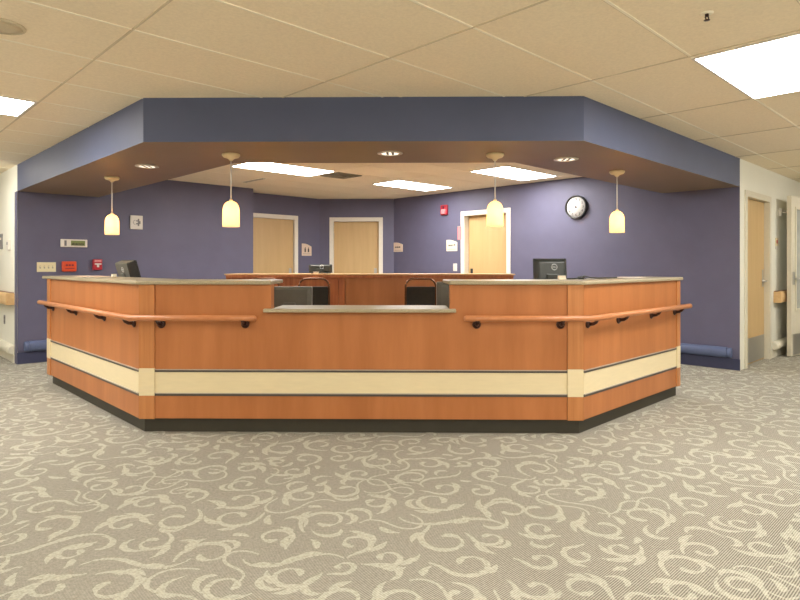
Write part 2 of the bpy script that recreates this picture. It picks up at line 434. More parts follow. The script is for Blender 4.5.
def scatter(kind, tries, s0, s1, limit, grow):
    for k in range(tries):
        y = 1.2 + 10.0 * random.random() ** 1.25; x = random.uniform(-1, 1) * (0.5 + y * 0.86)
        if not on_carpet(x, y): continue
        hand = random.choice((-1, 1))
        pts, ws = stroke(kind, x, y, random.uniform(0, 2 * PI), random.uniform(s0, s1), hand)
        if not all(on_carpet(*p) for p in pts): continue
        tight = cells(pts, ws, grow)
        if len(tight & occ) > limit * len(tight): continue
        group = [(pts, ws)]
        if kind in ('curl', 'vine'):           # shoots that branch off the stem
            for i0, side in ((2, 1), (6, -1), (10, -1), (14, -1)):
                if random.random() < 0.62:
                    i = i0 + random.randint(-1, 1)
                    h = math.atan2(pts[i + 1][1] - pts[i][1], pts[i + 1][0] - pts[i][0]) + side * hand * random.uniform(0.35, 0.8)
                    q = stroke(random.choice(('leaf', 'leaf', 'hook')), pts[i][0], pts[i][1], h, random.uniform(0.12, 0.20), -side * hand)
                    far = cells(q[0][4:], q[1][4:], 0.006)
                    if all(on_carpet(*p) for p in q[0]) and len(far & occ) < 0.12 * len(far): group.append(q)
        for q in group:
            occ.update(cells(q[0], q[1], 0.0))
            jit = [w * random.uniform(0.86, 1.14) for w in q[1]]
            commit(q[0], jit)
scatter('curl', 9000, 0.15, 0.26, 0.06, 0.012)
scatter('vine', 9000, 0.17, 0.28, 0.14, 0.012)
scatter('tendril', 7000, 0.15, 0.26, 0.30, 0.016)
scatter('curl', 9000, 0.11, 0.15, 0.10, 0.008)
scatter('hook', 14000, 0.11, 0.20, 0.15, 0.006)
scatter('leaf', 20000, 0.09, 0.18, 0.10, 0.004)
scatter('tendril', 5000, 0.10, 0.18, 0.34, 0.012)
b.add(sv, sf, 1)
me = bpy.data.meshes.new('floor')
me.from_pydata(b.v, [], b.f)
me.materials.append(M['carpet']); me.materials.append(M['carpet_scroll'])
for p, i in zip(me.polygons, b.mi): p.material_index = i
bm = bmesh.new(); bm.from_mesh(me)
for f in bm.faces:
    if f.material_index == 1 and f.normal.z < 0: f.normal_flip()
bm.to_mesh(me); bm.free()
fo = bpy.data.objects.new('floor', me); C.objects.link(fo)
tag(fo, 'taupe carpet with a pale curling scroll pattern', 'carpet floor', kind='structure')

# ------------------------------------------------------------------ baseboards and wall guards
def base(name, fr, s0, s1, m, h, label, z0=0.0, d=0.010):
    b = MB(); b.box(s0, s1, -d, 0, z0, z0 + h)
    return tag(b.build(name, m, loc=FR[fr][0], rz=FR[fr][1], bevel=0.003), label, 'baseboard', kind='structure')
base('baseboard_left', 'WL', 0, END - 8.51, M['bumper_white'], 0.10, 'white vinyl base along the far left corridor wall')
base('baseboard_back_left', 'NL', -0.005, 4.86 - UL, M['base_navy'], 0.14, 'dark navy vinyl base along the left navy wall')
base('baseboard_back_right', 'CK', D3[1] + 0.1, VCK - VR + 0.005, M['base_navy'], 0.13, 'dark navy vinyl base along the clock wall')
base('baseboard_right', 'WR', D4[1] + 0.1, 4.9, M['bumper_white'], 0.10, 'white vinyl base along the right corridor wall')

def guard(name, fr, s0, s1, z0, z1, m, label, group=None):
    """rounded bumper with end caps, fixed on the wall"""
    o, a = FR[fr]
    cs = math.cos(a); sn = math.sin(a)
    t = thing(name, o + Vector((cs * s0, sn * s0, z0)), a, label, 'wall guard', group)
    hh = (z1 - z0) / 2; L = s1 - s0
    prof = [(-0.072 * math.sin(PI * i / 12) ** 0.7, hh - hh * math.cos(PI * i / 12)) for i in range(13)]
    def section(xa, xb, k):
        vs = []; n = len(prof)
        for x in (xa, xb):
            for y, z in prof: vs.append((x, y * k, hh + (z - hh) * k))
        fs = [(i, i + 1, n + i + 1, n + i) for i in range(n - 1)] + [(n - 1, 0, n, 2 * n - 1), tuple(range(n)), tuple(range(n, 2 * n))]
        return MB().add(vs, fs, 0)
    section(0.05, L - 0.05, 1.0).build('cover', m, t)
    for xa, xb in ((0.0, 0.05), (L - 0.05, L)):
        section(xa, xb, 0.97).build('end_cap', m, t, bevel=0.012)
    return t
guard('wall_guard', 'NL', 0.06, 2.6, 0.145, 0.275, M['bumper_blue'], 'blue rounded bumper rail low on the left navy wall')
guard('wall_guard', 'CK', D3[1] + 0.3, VCK - 2.20, 0.135, 0.255, M['bumper_blue'], 'blue rounded bumper rail low on the right navy wall')
guard('wall_guard', 'WL', 0.2, END - 8.53, 0.10, 0.22, M['bumper_white'], 'white bumper rail low on the far left corridor wall')
guard('wall_guard', 'WR', D4[1] + 0.14, 4.9, 0.10, 0.21, M['bumper_white'], 'white bumper rail low on the right corridor wall')

def wall_rail(fr, s0, s1, label):
    o, a = FR[fr]
    t = thing('wall_handrail', o + Vector((math.cos(a) * s0, math.sin(a) * s0, 0.71)), a, label, 'handrail')
    L = s1 - s0
    pts = [(-0.035, 0), (-0.085, 0.012), (-0.092, 0.05), (-0.09, 0.12), (-0.075, 0.152), (-0.05, 0.155), (-0.04, 0.13), (-0.035, 0.02)]
    vs = [(x, y, z) for x in (0.025, L - 0.025) for y, z in pts]; n = len(pts)
    MB().add(vs, [(i, (i + 1) % n, n + (i + 1) % n, n + i) for i in range(n)] + [tuple(range(n)), tuple(range(n, 2 * n))]).build('rail', M['wood_rail'], t, bevel=0.004)
    for x in (0.0, L - 0.025):
        MB().box(x, x + 0.025, -0.09, 0, 0.005, 0.15).build('end_return', M['wood_rail'], t, bevel=0.006)
    MB().box(0.03, L - 0.03, -0.036, -0.0, 0.145, 0.158).build('top_gasket', M['rail_end'], t)
    for x in (0.3, L - 0.3):
        MB().box(x - 0.03, x + 0.03, -0.05, 0, 0.03, 0.12).build('bracket', M['rail_end'], t, bevel=0.004)
wall_rail('WL', 0.3, END - 8.52, 'maple wall handrail on the white wall at the far left')
wall_rail('WR', 8.865 - UC, 4.6, 'maple wall handrail on the white wall at the right, behind the open door')

# ------------------------------------------------------------------ doors
def door(n, fr, op, frame_m, recess, label, lever='left', kick=False, lever_m=None):
    o, a = FR[fr]
    s0, s1 = op; w = s1 - s0
    t = thing('door_%d' % n, o + Vector((math.cos(a) * s0, math.sin(a) * s0, 0)), a, label, 'door', kind='structure')
    fw = 0.055
    b = MB()
    b.prism([(-fw, 0), (-fw, DH + fw), (w + fw, DH + fw), (w + fw, 0), (w - 0.018, 0), (w - 0.018, DH - 0.018), (0.018, DH - 0.018), (0.018, 0)], -0.016, 0.0, axis='y')
    b.box(0, 0.018, 0, 0.15, 0, DH); b.box(w - 0.018, w, 0, 0.15, 0, DH); b.box(0.018, w - 0.018, 0, 0.15, DH - 0.018, DH)
    b.build('door_frame', frame_m, t, bevel=0.003)
    lf = MB().box(0.021, w - 0.021, recess, recess + 0.044, 0.006, DH - 0.021).build('leaf', M['maple'], t, bevel=0.002)
    lx = 0.085 if lever == 'left' else w - 0.085
    sg = 1 if lever == 'left' else -1
    lm = lever_m or M['steel']
    lv = MB().lathe([(0.0, 0.0), (0.030, 0.0), (0.030, 0.008), (0.012, 0.012), (0.012, 0.045), (0.0, 0.045)], 16, axis='y', o=(lx, recess, 1.0))
    lv.tube([(lx, recess - 0.045, 1.0), (lx + sg * 0.05, recess - 0.05, 1.003), (lx + sg * 0.115, recess - 0.048, 0.995)], 0.010, 10)
    h = lv.build('lever_handle', lm, t)
    MB().box(lx - 0.026, lx + 0.026, recess - 0.006, recess, 0.93, 1.15).build('lock_plate', lm, t, bevel=0.003)
    for z in (0.25, 1.0, 1.75):
        hx = w - 0.03 if lever == 'left' else 0.016
        MB().tube([(hx + 0.004, recess - 0.004, z - 0.05), (hx + 0.004, recess - 0.004, z + 0.05)], 0.007, 8).build('hinge', M['steel'], t)
    if kick:
        MB().box(0.03, w - 0.03, recess - 0.003, recess, 0.02, 0.32).build('kick_plate', M['steel'], t, bevel=0.001)
    return t
door(1, 'N2', D1, M['frame_white'], 0.03, 'leftmost maple door in the recess, beyond the left navy wall', 'right')
door(2, 'BK', D2, M['frame_white'], 0.06, 'middle maple door in the short navy end wall', 'right')
door(3, 'CK', D3, M['frame_white'], 0.10, 'maple door on the clock wall, with a pink tag on its frame', 'left', lever_m=M['black'])
door(4, 'WR', D4, M['frame_cream'], 0.05, 'maple door with steel kick plate in the right white wall', 'right', kick=True)

# cream corridor door leaf held open near the right edge
ang = math.atan2(0.6, 0.8)
t = thing('door_5', Vector((5.00, 7.77, 0)), ang, 'cream corridor door with glass lite held open at the right edge', 'door', kind='structure')
LW = 0.92
b = MB()
b.prism([(0, 0.012), (0, 2.115), (LW, 2.115), (LW, 0.012)], 0.0, 0.052, axis='y')
lf = MB()
lf.box(0, 0.125, 0, 0.052, 0.012, 2.115); lf.box(LW - 0.15, LW, 0, 0.052, 0.012, 2.115)
lf.box(0.125, LW - 0.15, 0, 0.052, 0.012, 0.62); lf.box(0.125, LW - 0.15, 0, 0.052, 1.96, 2.115)
lf = lf.build('leaf', M['leaf_cream'], t)
b = MB()
for q in ((0.11, 0.14, -0.012, 0.0, 0.605, 1.975), (LW - 0.165, LW - 0.135, -0.012, 0.0, 0.605, 1.975), (0.14, LW - 0.165, -0.012, 0.0, 0.605, 0.635), (0.14, LW - 0.165, -0.012, 0.0, 1.945, 1.975)):
    b.box(*q)
b.build('glazing_bead', M['leaf_cream'], lf)
MB().box(0.125, LW - 0.15, 0.020, 0.030, 0.62, 1.96).build('glass_lite', M['glass'], t)
MB().box(0.05, LW - 0.03, -0.003, 0.0, 0.03, 0.30).build('kick_plate', M['steel'], t, bevel=0.001)
b = MB(); b.box(0.035, 0.095, -0.010, 0.0, 0.95, 1.12)
b.build('lock_plate', M['steel'], t, bevel=0.004)
MB().tube([(0.065, -0.01, 1.03), (0.065, -0.055, 1.03), (0.17, -0.055, 1.03)], 0.011, 10).build('lever_handle', M['steel'], t)
jx = LW + 0.004
MB().box(jx, jx + 0.06, -0.03, 0.26, 0.0, 2.14).build('jamb', M['frame_cream'], t, bevel=0.003)
# magnetic holder on the wall behind that leaf
o, a = FR['WR']
t = thing('door_holder', o + Vector((math.cos(a) * (9.18 - UC), math.sin(a) * (9.18 - UC), 1.915)), a, 'small white magnetic holder arm between right wall and open cream door', 'door holder')
MB().box(-0.05, 0.05, -0.03, 0, -0.05, 0.05).build('wall_plate', M['white_plastic'], t, bevel=0.005)
MB().tube([(0, -0.03, 0), (0, -0.13, 0)], 0.013, 12).build('arm', M['white_plastic'], t)
MB().lathe([(0, 0), (0.034, 0), (0.034, 0.018), (0, 0.018)], 16, axis='y', o=(0, -0.13, 0)).build('magnet', M['steel'], t)

# ------------------------------------------------------------------ reception desk
desk = thing('reception_desk', Vector((0, YD, 0)), 0, 'cherry reception desk with cream band and black base across the lobby', 'reception desk')
VLe, URe = 6.77, 5.60
vl1 = (YD - XL) / R2; ur1 = (YD + XR) / R2
SEG = {'L': (P(UDL, VLe), -A45, VLe - vl1), 'F': (Vector((XL, YD, 0)), 0.0, XR - XL), 'R': (P(VDR * 0 + ur1, VDR), A45, URe - ur1)}
def dpart(name, seg, mb, m, bevel=0.0, label=None):
    o, a, L = SEG[seg]
    ob = mb.build(name, m, desk, loc=o - desk.location, rz=a, bevel=bevel)
    if label: ob['label'] = label
    return ob
PW = 0.117; ZK, ZT = 0.108, 1.068
TL, TR_ = -0.985 - XL, 0.295 - XL     # inner ends of the tall stretches
LOWZ = 0.872
for seg in 'LFR':
    o, a, L = SEG[seg]
    s0, s1 = {'L': (0.11, L), 'F': (PW, L - PW), 'R': (0.0, L - 0.075)}[seg]
    k0, k1 = {'L': (0.02, L + 0.0), 'F': (0.0, L), 'R': (0.0, L - 0.02)}[seg]
    # mitred kick base and core behind the panels
    mt = 0.4142
    e0, e1 = {'L': (-0.03, L - 0.05 * mt), 'F': (0.05 * mt, L - 0.05 * mt), 'R': (0.05 * mt, L + 0.05)}[seg]
    q0, q1 = {'L': (0.03, L - 0.11 * mt), 'F': (0.11 * mt, L - 0.11 * mt), 'R': (0.11 * mt, L - 0.03)}[seg]
    dpart('toe_kick', seg, MB().prism([(e0, 0.05), (e1, 0.05), (q1, 0.11), (q0, 0.11)], 0.0, ZK), M['kick'])
    dpart('lower_panel', seg, MB().box(s0, s1, 0.0 if seg != 'F' else 0.0, 0.03, ZK, 0.270), M['cherry'], 0.001)
    dpart('cream_band', seg, MB().box(s0, s1, 0.0, 0.03, 0.292, 0.441), M['cream'], 0.0, 'cream laminate band')
    for z0, z1, nm in ((0.270, 0.292, 'lower'), (0.441, 0.461, 'upper')):
        tr = MB().box(s0, s1, -0.004, 0.03, z0, z1 - 0.006)
        tr = dpart('reveal_strip', seg, tr, M['trim_dark'])
        lip = MB().box(s0, s1, -0.008, 0.028, z1 - 0.006, z1).build('metal_lip', M['trim_grey'], tr)
    if seg == 'F':
        g = 0.0
        pts = [(s0, 0.461), (s0, ZT), (TL, ZT), (TL, LOWZ), (TR_, LOWZ), (TR_, ZT), (s1, ZT), (s1, 0.461)]
        dpart('upper_panel', seg, MB().prism(pts, 0.0, 0.10, axis='y'), M['cherry'], 0.002)
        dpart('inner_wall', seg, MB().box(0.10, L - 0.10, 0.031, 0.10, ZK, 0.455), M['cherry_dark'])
    else:
        a0, a1 = (s0, s1) if seg == 'L' else (s0, s1)
        dpart('upper_panel', seg, MB().box(a0, a1, 0.0, 0.03, 0.461, ZT), M['cherry'], 0.001)
        w0, w1 = (0.02, L - 0.1 * mt) if seg == 'L' else (0.1 * mt, L - 0.02)
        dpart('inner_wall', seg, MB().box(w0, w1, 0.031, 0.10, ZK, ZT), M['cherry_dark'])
def post(seg, s0, s1, y0=-0.010, y1=0.05, extra=None):
    p = dpart('corner_post', seg, MB().box(s0, s1, y0, y1, ZK - 0.003, 0.272).box(s0, s1, y0, y1, 0.468, ZT), M['cherry_post'], 0.002)
    c = MB().box(s0, s1, y0 - 0.001, y1, 0.272, 0.468).build('cream_block', M['cream'], p, bevel=0.002)
    c['label'] = 'cream block in the corner post'
LF = SEG['F'][2]
post('F', 0.005, PW); post('F', LF - PW, LF - 0.005)
post('L', 0.0, 0.11); post('R', SEG['R'][2] - 0.075, SEG['R'][2])

# countertops: each a slab of its own
def slab(name, pts, z0, z1, label, m=M['stone'], bevel=0.008):
    cx = sum(p[0] for p in pts) / len(pts); cy = sum(p[1] for p in pts) / len(pts)
    b = MB().prism([(p[0] - cx, p[1] - cy) for p in pts], 0.0, z1 - z0)
    o = b.build(name, m, loc=(cx, cy, z0), bevel=bevel)
    return tag(o, label, 'countertop')
OV = 0.025; DW = 0.40
def uyp(u, Y): return (u * R2 - Y, Y)
def vyp(v, Y): return (Y - v * R2, Y)
def pp(u, v): q = P(u, v); return (q.x, q.y)
slab('countertop', [pp(UDL - OV, VLe + 0.13), uyp(UDL - OV, YD - OV), (-0.978, YD - OV), (-0.978, YD + DW - 0.02), uyp(UDL + DW, YD + DW - 0.02), pp(UDL + DW, VLe + 0.13)], ZT, 1.097,
     'high speckled countertop of the desk, left piece below the two left pendants')
slab('countertop', [(0.285, YD - OV), vyp(VDR - OV, YD - OV), pp(URe + 0.03, VDR - OV), pp(URe + 0.03, VDR + DW), vyp(VDR + DW, YD + DW - 0.02), (0.262, YD + DW - 0.02)], ZT, 1.097,
     'high speckled countertop of the desk, right piece below the clock')
slab('countertop', [(-1.030, 4.150), (0.335, 4.150), (0.335, 4.198), (0.290, 4.198), (0.290, 4.56), (-0.980, 4.56), (-0.980, 4.198), (-1.030, 4.198)], LOWZ, 0.897,
     'low speckled countertop over the middle gap of the desk', bevel=0.005)
slab('worktop', [pp(UDL + 0.11, VLe - 0.05), uyp(UDL + 0.11, YD + 0.11), vyp(VDR + 0.11, YD + 0.11), pp(URe - 0.05, VDR + 0.11), pp(URe - 0.05, VDR + 0.95), vyp(VDR + 0.95, YD + 1.0), uyp(UDL + 0.95, YD + 1.0), pp(UDL + 0.95, VLe - 0.05)], 0.70, 0.737,
     'work surface inside the reception desk, under the monitors', m=M['cherry_dark'])['category'] = 'worktop'

# hand rails on the desk
def handrail(path, brackets, label):
    t = thing('desk_handrail', Vector(path[0]), 0, label, 'handrail', None)
    o = Vector(path[0])
    pts = [Vector(p) - o for p in path]
    d0 = (pts[0] - pts[1]).normalized(); d1 = (pts[-1] - pts[-2]).normalized()
    full = [pts[0] + d0 * 0.012, pts[0]] + pts[1:-1] + [pts[-1], pts[-1] + d1 * 0.012]
    rs = [0.013, 0.021] + [0.021] * (len(pts) - 2) + [0.021, 0.013]
    MB().tube(full, rs, 16).build('rail', M['rail_wood'], t)
    for (bx, by), n in brackets:      # point on the panel, outward normal
        n = Vector(n).normalized(); z = 0.785
        base = Vector((bx, by, z)) + Vector((n.x, n.y, 0)) * 0.0012 - o
        ang = math.atan2(n.y, n.x) + PI / 2
        q = MB()
        q.lathe([(0, 0), (0.030, 0), (0.030, 0.007), (0.020, 0.013), (0.014, 0.020), (0.0, 0.021)], 18, axis='y')
        q.tube([(0, -0.012, 0), (0, -0.045, 0.004), (0, -0.066, 0.018), (0, -0.072, 0.034)], [0.014, 0.012, 0.012, 0.014], 10)
        q.box(-0.020, 0.020, -0.082, -0.058, 0.030, 0.036)
        br = q.build('bracket', M['bronze'], t, loc=base, rz=ang)
        MB().lathe([(0, 0.0), (0.006, 0.0), (0.005, 0.003), (0, 0.004)], 10, axis='y', o=(0.012, -0.010, 0.012)).build('bracket_highlight', M['silver'], br)  # silver dot stands in for the highlight on the bracket
nL = (-1 / R2, -1 / R2); nR = (1 / R2, -1 / R2); nF = (0, -1)
RZ = 0.833
q = P(UDL - 0.07, 6.80, RZ)
handrail([q, (*uyp(UDL - 0.07, YD - 0.07), RZ), (-1.085, YD - 0.07, RZ)],
         [(pp(UDL, 6.56), nL), (pp(UDL, 5.81), nL), (pp(UDL, 5.06), nL), (pp(UDL, 4.42), nL), ((-1.772, YD), nF), ((-1.168, YD), nF)],
         'round wooden handrail bolted along the left wing and left front of the desk')
handrail([(0.400, YD - 0.07, RZ), (*vyp(VDR - 0.07, YD - 0.07), RZ), P(5.665, VDR - 0.07, RZ)],
         [((0.483, YD), nF), ((1.078, YD), nF), (pp(3.90, VDR), nR), (pp(4.38, VDR), nR), (pp(4.98, VDR), nR), (pp(5.48, VDR), nR)],
         'round wooden handrail bolted along the right front and right wing of the desk')

# back counter
BY, BX0, BX1 = 7.40, -2.30, 1.31
bc = thing('back_counter', Vector((0, BY, 0)), 0, 'cherry back counter behind the chairs, in front of the maple doors', 'counter')
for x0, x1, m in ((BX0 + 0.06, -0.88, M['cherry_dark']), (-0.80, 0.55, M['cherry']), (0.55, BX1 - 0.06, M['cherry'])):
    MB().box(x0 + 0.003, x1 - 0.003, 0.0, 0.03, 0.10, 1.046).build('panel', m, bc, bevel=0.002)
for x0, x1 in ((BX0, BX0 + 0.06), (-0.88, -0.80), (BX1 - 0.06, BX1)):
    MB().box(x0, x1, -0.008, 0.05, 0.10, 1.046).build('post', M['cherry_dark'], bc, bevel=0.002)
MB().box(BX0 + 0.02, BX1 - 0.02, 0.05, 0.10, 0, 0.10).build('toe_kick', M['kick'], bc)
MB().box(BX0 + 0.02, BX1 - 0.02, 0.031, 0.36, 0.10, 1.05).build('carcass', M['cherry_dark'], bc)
MB().box(BX0, BX1, -0.03, 0.05, 1.046, 1.0805).build('top_edge_band', M['cherry_dark'], bc, bevel=0.004)
slab('countertop', [(BX0 - 0.02, BY - 0.03), (BX1 + 0.02, BY - 0.03), (BX1 + 0.02, BY + 0.45), (BX0 - 0.02, BY + 0.45)], 1.081, 1.097, 'wooden top of the back counter in front of the doors', m=M['oak_edge'], bevel=0.004)

# ------------------------------------------------------------------ chairs
def make_chair():
    t = thing('office_chair', Vector((0, 0, 0)), 0, 'x', 'chair', 'bronze framed chairs behind the desk')
    # the back faces -y (towards the lobby); the sitter faces +y... seat lies at +y
    w = 0.175
    top = 1.062; r0 = 0.09
    def loop(z0, zt, wd, y):
        p = [(-wd, y, z0), (-wd, y, zt - r0)]
        for i in range(1, 7):
            a = PI - (PI / 2) * i / 6
            p.append((-wd + r0 + math.cos(a) * r0, y, zt - r0 + math.sin(a) * r0))
        for i in range(0, 7):
            a = PI / 2 - (PI / 2) * i / 6
            p.append((wd - r0 + math.cos(a) * r0, y, zt - r0 + math.sin(a) * r0))
        p.append((wd, y, z0))
        return p
    MB().tube(loop(0.48, top - 0.013, w, 0.0), 0.0125, 10).build('back_frame', M['chair_bronze'], t)
    MB().box(-w + 0.010, w - 0.010, -0.018, 0.022, 0.56, 0.960).build('backrest', M['fabric_black'], t, bevel=0.014, bseg=3)
    MB().box(-0.23, 0.23, -0.01, 0.44, 0.455, 0.515).build('seat', M['fabric_black'], t, bevel=0.022, bseg=3)
    for sx in (-1, 1):
        MB().tube([(sx * w, 0.0, 0.50), (sx * (w + 0.03), -0.04, 0.0)], 0.0125, 10).build('leg', M['chair_bronze'], t)
        MB().tube([(sx * 0.20, 0.41, 0.47), (sx * 0.215, 0.44, 0.0)], 0.0125, 10).build('leg', M['chair_bronze'], t)
    MB().tube([(-0.19, 0.005, 0.45), (-0.20, 0.42, 0.45), (0.20, 0.42, 0.45), (0.19, 0.005, 0.45)], 0.011, 8).build('seat_frame', M['chair_bronze'], t)
    return t
ch = make_chair()
for i, (x, y, rz, lb) in enumerate([(-1.094, 6.80, 0.0, 'black chair with bronze loop back, left of the gap, behind the grey monitor'),
                                    (0.140, 6.80, 0.0, 'black chair with bronze loop back, right of the gap beside the other monitor'),
                                    (-1.655, 6.72, 0.0, 'chair of which only the bronze loop top shows above the left counter')]):
    c = ch if i == 0 else copy_tree(ch)
    c.location = (x, y, 0); c.rotation_euler = (0, 0, rz); c['label'] = lb

# ------------------------------------------------------------------ monitors (their backs face the lobby)
def monitor(x, y, zb, ztop, w, h, rz, tilt, label, shell, rim, logo=True, depth=0.06, side=None):
    """zb: surface it stands on; ztop: top of the panel"""
    t = thing('monitor', Vector((x, y, zb)), rz, label, 'monitor')
    zc = ztop - zb - h / 2
    b = MB()
    # shell with a sloping rear bulge
    hw, hh = w / 2, h / 2
    ring0 = [(-hw, 0.02, -hh), (hw, 0.02, -hh), (hw, 0.02, hh), (-hw, 0.02, hh)]
    ring1 = [(-hw, 0.0, -hh), (hw, 0.0, -hh), (hw, 0.0, hh), (-hw, 0.0, hh)]
    k = 0.95 if side else 0.80
    ring2 = [(-hw * k, -depth + 0.02, -hh * k), (hw * k, -depth + 0.02, -hh * k), (hw * k, -depth + 0.02, hh * k), (-hw * k, -depth + 0.02, hh * k)]
    fs = [(3, 2, 1, 0), (8, 9, 10, 11)]
    for r in (0, 4):
        for i in range(4):
            j = (i + 1) % 4
            fs.append((r + i, r + j, r + 4 + j, r + 4 + i))
    b.add(ring0 + ring1 + ring2, fs)
    if side: b.mi = [1 if i in (3, 5, 7, 9) else 0 for i in range(len(fs))]
    sh = b.build('back_shell', [shell, side] if side else shell, t, loc=(0, 0, zc), rx=tilt, bevel=0.012, bseg=3)
    MB().box(-hw, hw, 0.018, 0.034, -hh, hh).box(-hw - 0.003, hw + 0.003, 0.006, 0.022, -hh - 0.003, hh + 0.003).build('bezel', rim, t, loc=(0, 0, zc), rx=tilt, bevel=0.006)
    MB().box(-hw + 0.015, hw - 0.015, 0.033, 0.036, -hh + 0.015, hh - 0.015).build('screen', M['screen'], t, loc=(0, 0, zc), rx=tilt)
    MB().box(-0.05, 0.05, -depth, -0.012, 0.01, zc).build('stand', shell, t, bevel=0.006)
    MB().prism([(-0.11, -0.10), (0.11, -0.10), (0.13, 0.08), (-0.13, 0.08)], 0.0, 0.014).build('stand_base', shell, t, bevel=0.004)
    if logo:
        lg = MB()
        rr = 0.024
        lg.tube([(math.cos(2 * PI * i / 28) * rr, 0, math.sin(2 * PI * i / 28) * rr) for i in range(28)], 0.0035, 8, closed=True)
        lz = hh * 0.42
        yy = -depth + 0.018
        l = lg.build('logo_ring', M['silver'], sh, loc=(0.02, yy, lz))
        tx = text('DELL', 0.0165, M['silver'], sh, (0.02, yy - 0.001, lz), 'logo_lettering')
    return t
MZ = 0.737
monitor(1.212, 5.05, MZ, 1.262, 0.285, 0.26, math.radians(6), math.radians(-6), 'dark monitor back with round logo standing above the right counter', M['mon_dark'], M['black'])
q = P(2.20, 6.20)
monitor(q.x, q.y, MZ, 1.255, 0.36, 0.26, -A45, math.radians(15), 'tilted charcoal monitor above the left wing of the desk, near the red pull box', M['mon_mid'], M['black'], depth=0.085, side=M['black'])
monitor(-1.003, 4.96, MZ, 1.024, 0.37, 0.265, 0.0, math.radians(-3), 'grey monitor back seen in the gap beside the left high counter', M['mon_grey'], M['mon_rim'], logo=False, depth=0.03)
monitor(0.425, 5.02, MZ, 1.064, 0.37, 0.29, 0.0, math.radians(-3), 'grey monitor half hidden behind the right high counter', M['mon_grey'], M['mon_rim'], logo=False, depth=0.03)
monitor(-1.155, 7.70, 1.097, 1.212, 0.30, 0.10, 0.0, 0.0, 'dark low monitor standing on the back counter before the doors', M['mon_dark'], M['black'], depth=0.04)

# little things on the counters
def small_box(name, x, y, z, w, d, h, m, label, cat, rz=0.0):
    t = thing(name, Vector((x, y, z)), rz, label, cat)
    MB().box(-w / 2, w / 2, -d / 2, d / 2, 0, h * 0.82).build('body', m, t, bevel=0.003)
    MB().box(-w / 2 - 0.001, w / 2 + 0.001, -d / 2 - 0.001, d / 2 + 0.001, h * 0.82, h).build('lid', m, t, bevel=0.003)
    return t
small_box('card_box', 1.165, 4.50, 1.097, 0.055, 0.035, 0.030, M['sign_ivory'], 'tiny cream box on the right counter before the dark monitor', 'box')
q = P(1.90, 5.76)
small_box('card_box', q.x, q.y, 1.097, 0.045, 0.035, 0.028, M['sign_ivory'], 'tiny cream box on the left counter before the tilted monitor', 'box', -A45)
b = MB()
pts = []
cu = [(1.215, 4.535), (1.27, 4.565), (1.33, 4.555), (1.36, 4.60), (1.43, 4.66), (1.52, 4.75), (1.64, 4.85), (1.75, 4.98)]
for i, (x, y) in enumerate(cu): pts.append((x - 1.215, y - 4.535, 0.006 + (0.020 if i == 3 else 0.0) + (0.006 if i in (2, 4) else 0)))
tag(b.tube(pts, 0.0055, 8).build('cable', M['black'], loc=(1.215, 4.535, 1.097)), 'black cable trailing over the right counter beside the monitor', 'cable')
t = thing('phone_headset', Vector((1.345, 4.62, 1.097)), 0.3, 'small black adapter lying by the cable on the right counter', 'adapter')
t.name = 'power_adapter'
MB().box(-0.022, 0.022, -0.016, 0.016, 0, 0.024).build('body', M['black'], t, bevel=0.004)
MB().tube([(0.022, 0, 0.012), (0.045, 0, 0.008)], 0.004, 8).build('strain_relief', M['black'], t)
q = P(5.02, 2.30)
tag(MB().box(-0.14, 0.14, -0.10, 0.10, 0, 0.005).build('paper_sheet', M['paper'], loc=(q.x, q.y, 1.0975), rz=A45 + 0.1), 'white papers lying on the right wing of the counter', 'paper')
q = P(1.80, 6.02)
tag(MB().box(-0.17, 0.17, -0.09, 0.09, 0, 0.007).build('paper_sheet', M['sign_peach'], loc=(q.x, q.y, 1.0975), rz=-A45), 'beige papers lying on the left wing of the counter', 'paper')
t = thing('paper_tray', Vector((-1.19, 7.55, 1.097)), 0, 'tiny cream dish before the monitor on the back counter', 'dish')
MB().lathe([(0, 0), (0.03, 0), (0.038, 0.022), (0.034, 0.022), (0.026, 0.004), (0, 0.004)], 16).build('bowl', M['sign_ivory'], t)
MB().lathe([(0.034, 0.020), (0.041, 0.020), (0.041, 0.024), (0.034, 0.024)], 16).build('rim', M['paper'], t)
t.name = 'small_dish'

# ------------------------------------------------------------------ things on the walls
def on(fr, s, z):
    o, a = FR[fr]
    return o + Vector((math.cos(a) * s, math.sin(a) * s, z)), a
def wthing(name, fr, s, z, label, cat, group=None):
    p, a = on(fr, s, z)
    return thing(name, p, a, label, cat, group)
# wall clock
t = wthing('wall_clock', 'CK', VCK - 4.165, 2.012, 'round wall clock with white face and thick black rim', 'clock')
R = 0.165
MB().lathe([(R, 0.0), (R, 0.040), (R - 0.004, 0.052), (R - 0.013, 0.054), (R - 0.020, 0.044), (R - 0.022, 0.020)], 48, axis='y').build('rim', M['clock_rim'], t)
MB().lathe([(0, 0.030), (R - 0.0205, 0.030), (R - 0.0205, 0.022), (0, 0.022)], 48, axis='y').build('face', M['clock_face'], t)
for h in range(1, 13):
    a = PI / 2 - h * PI / 6
    text(str(h), 0.042, M['ink'], t, (math.cos(a) * 0.108, -0.0315, math.sin(a) * 0.108), 'numeral')
def hand(name, ang, L, w):
    b = MB(); b.box(-w / 2, w / 2, -0.002, 0, -0.02, L)
    o = b.build(name, M['ink_grey'], t, loc=(0, -0.034, 0)); o.rotation_euler = (0, ang, 0)
hand('hour_hand', math.radians(-50), 0.058, 0.006); hand('minute_hand', math.radians(12), 0.088, 0.004)
MB().lathe([(0, 0.034), (0.011, 0.034), (0.011, 0.040), (0, 0.040)], 16, axis='y').build('hub', M['ink'], t)
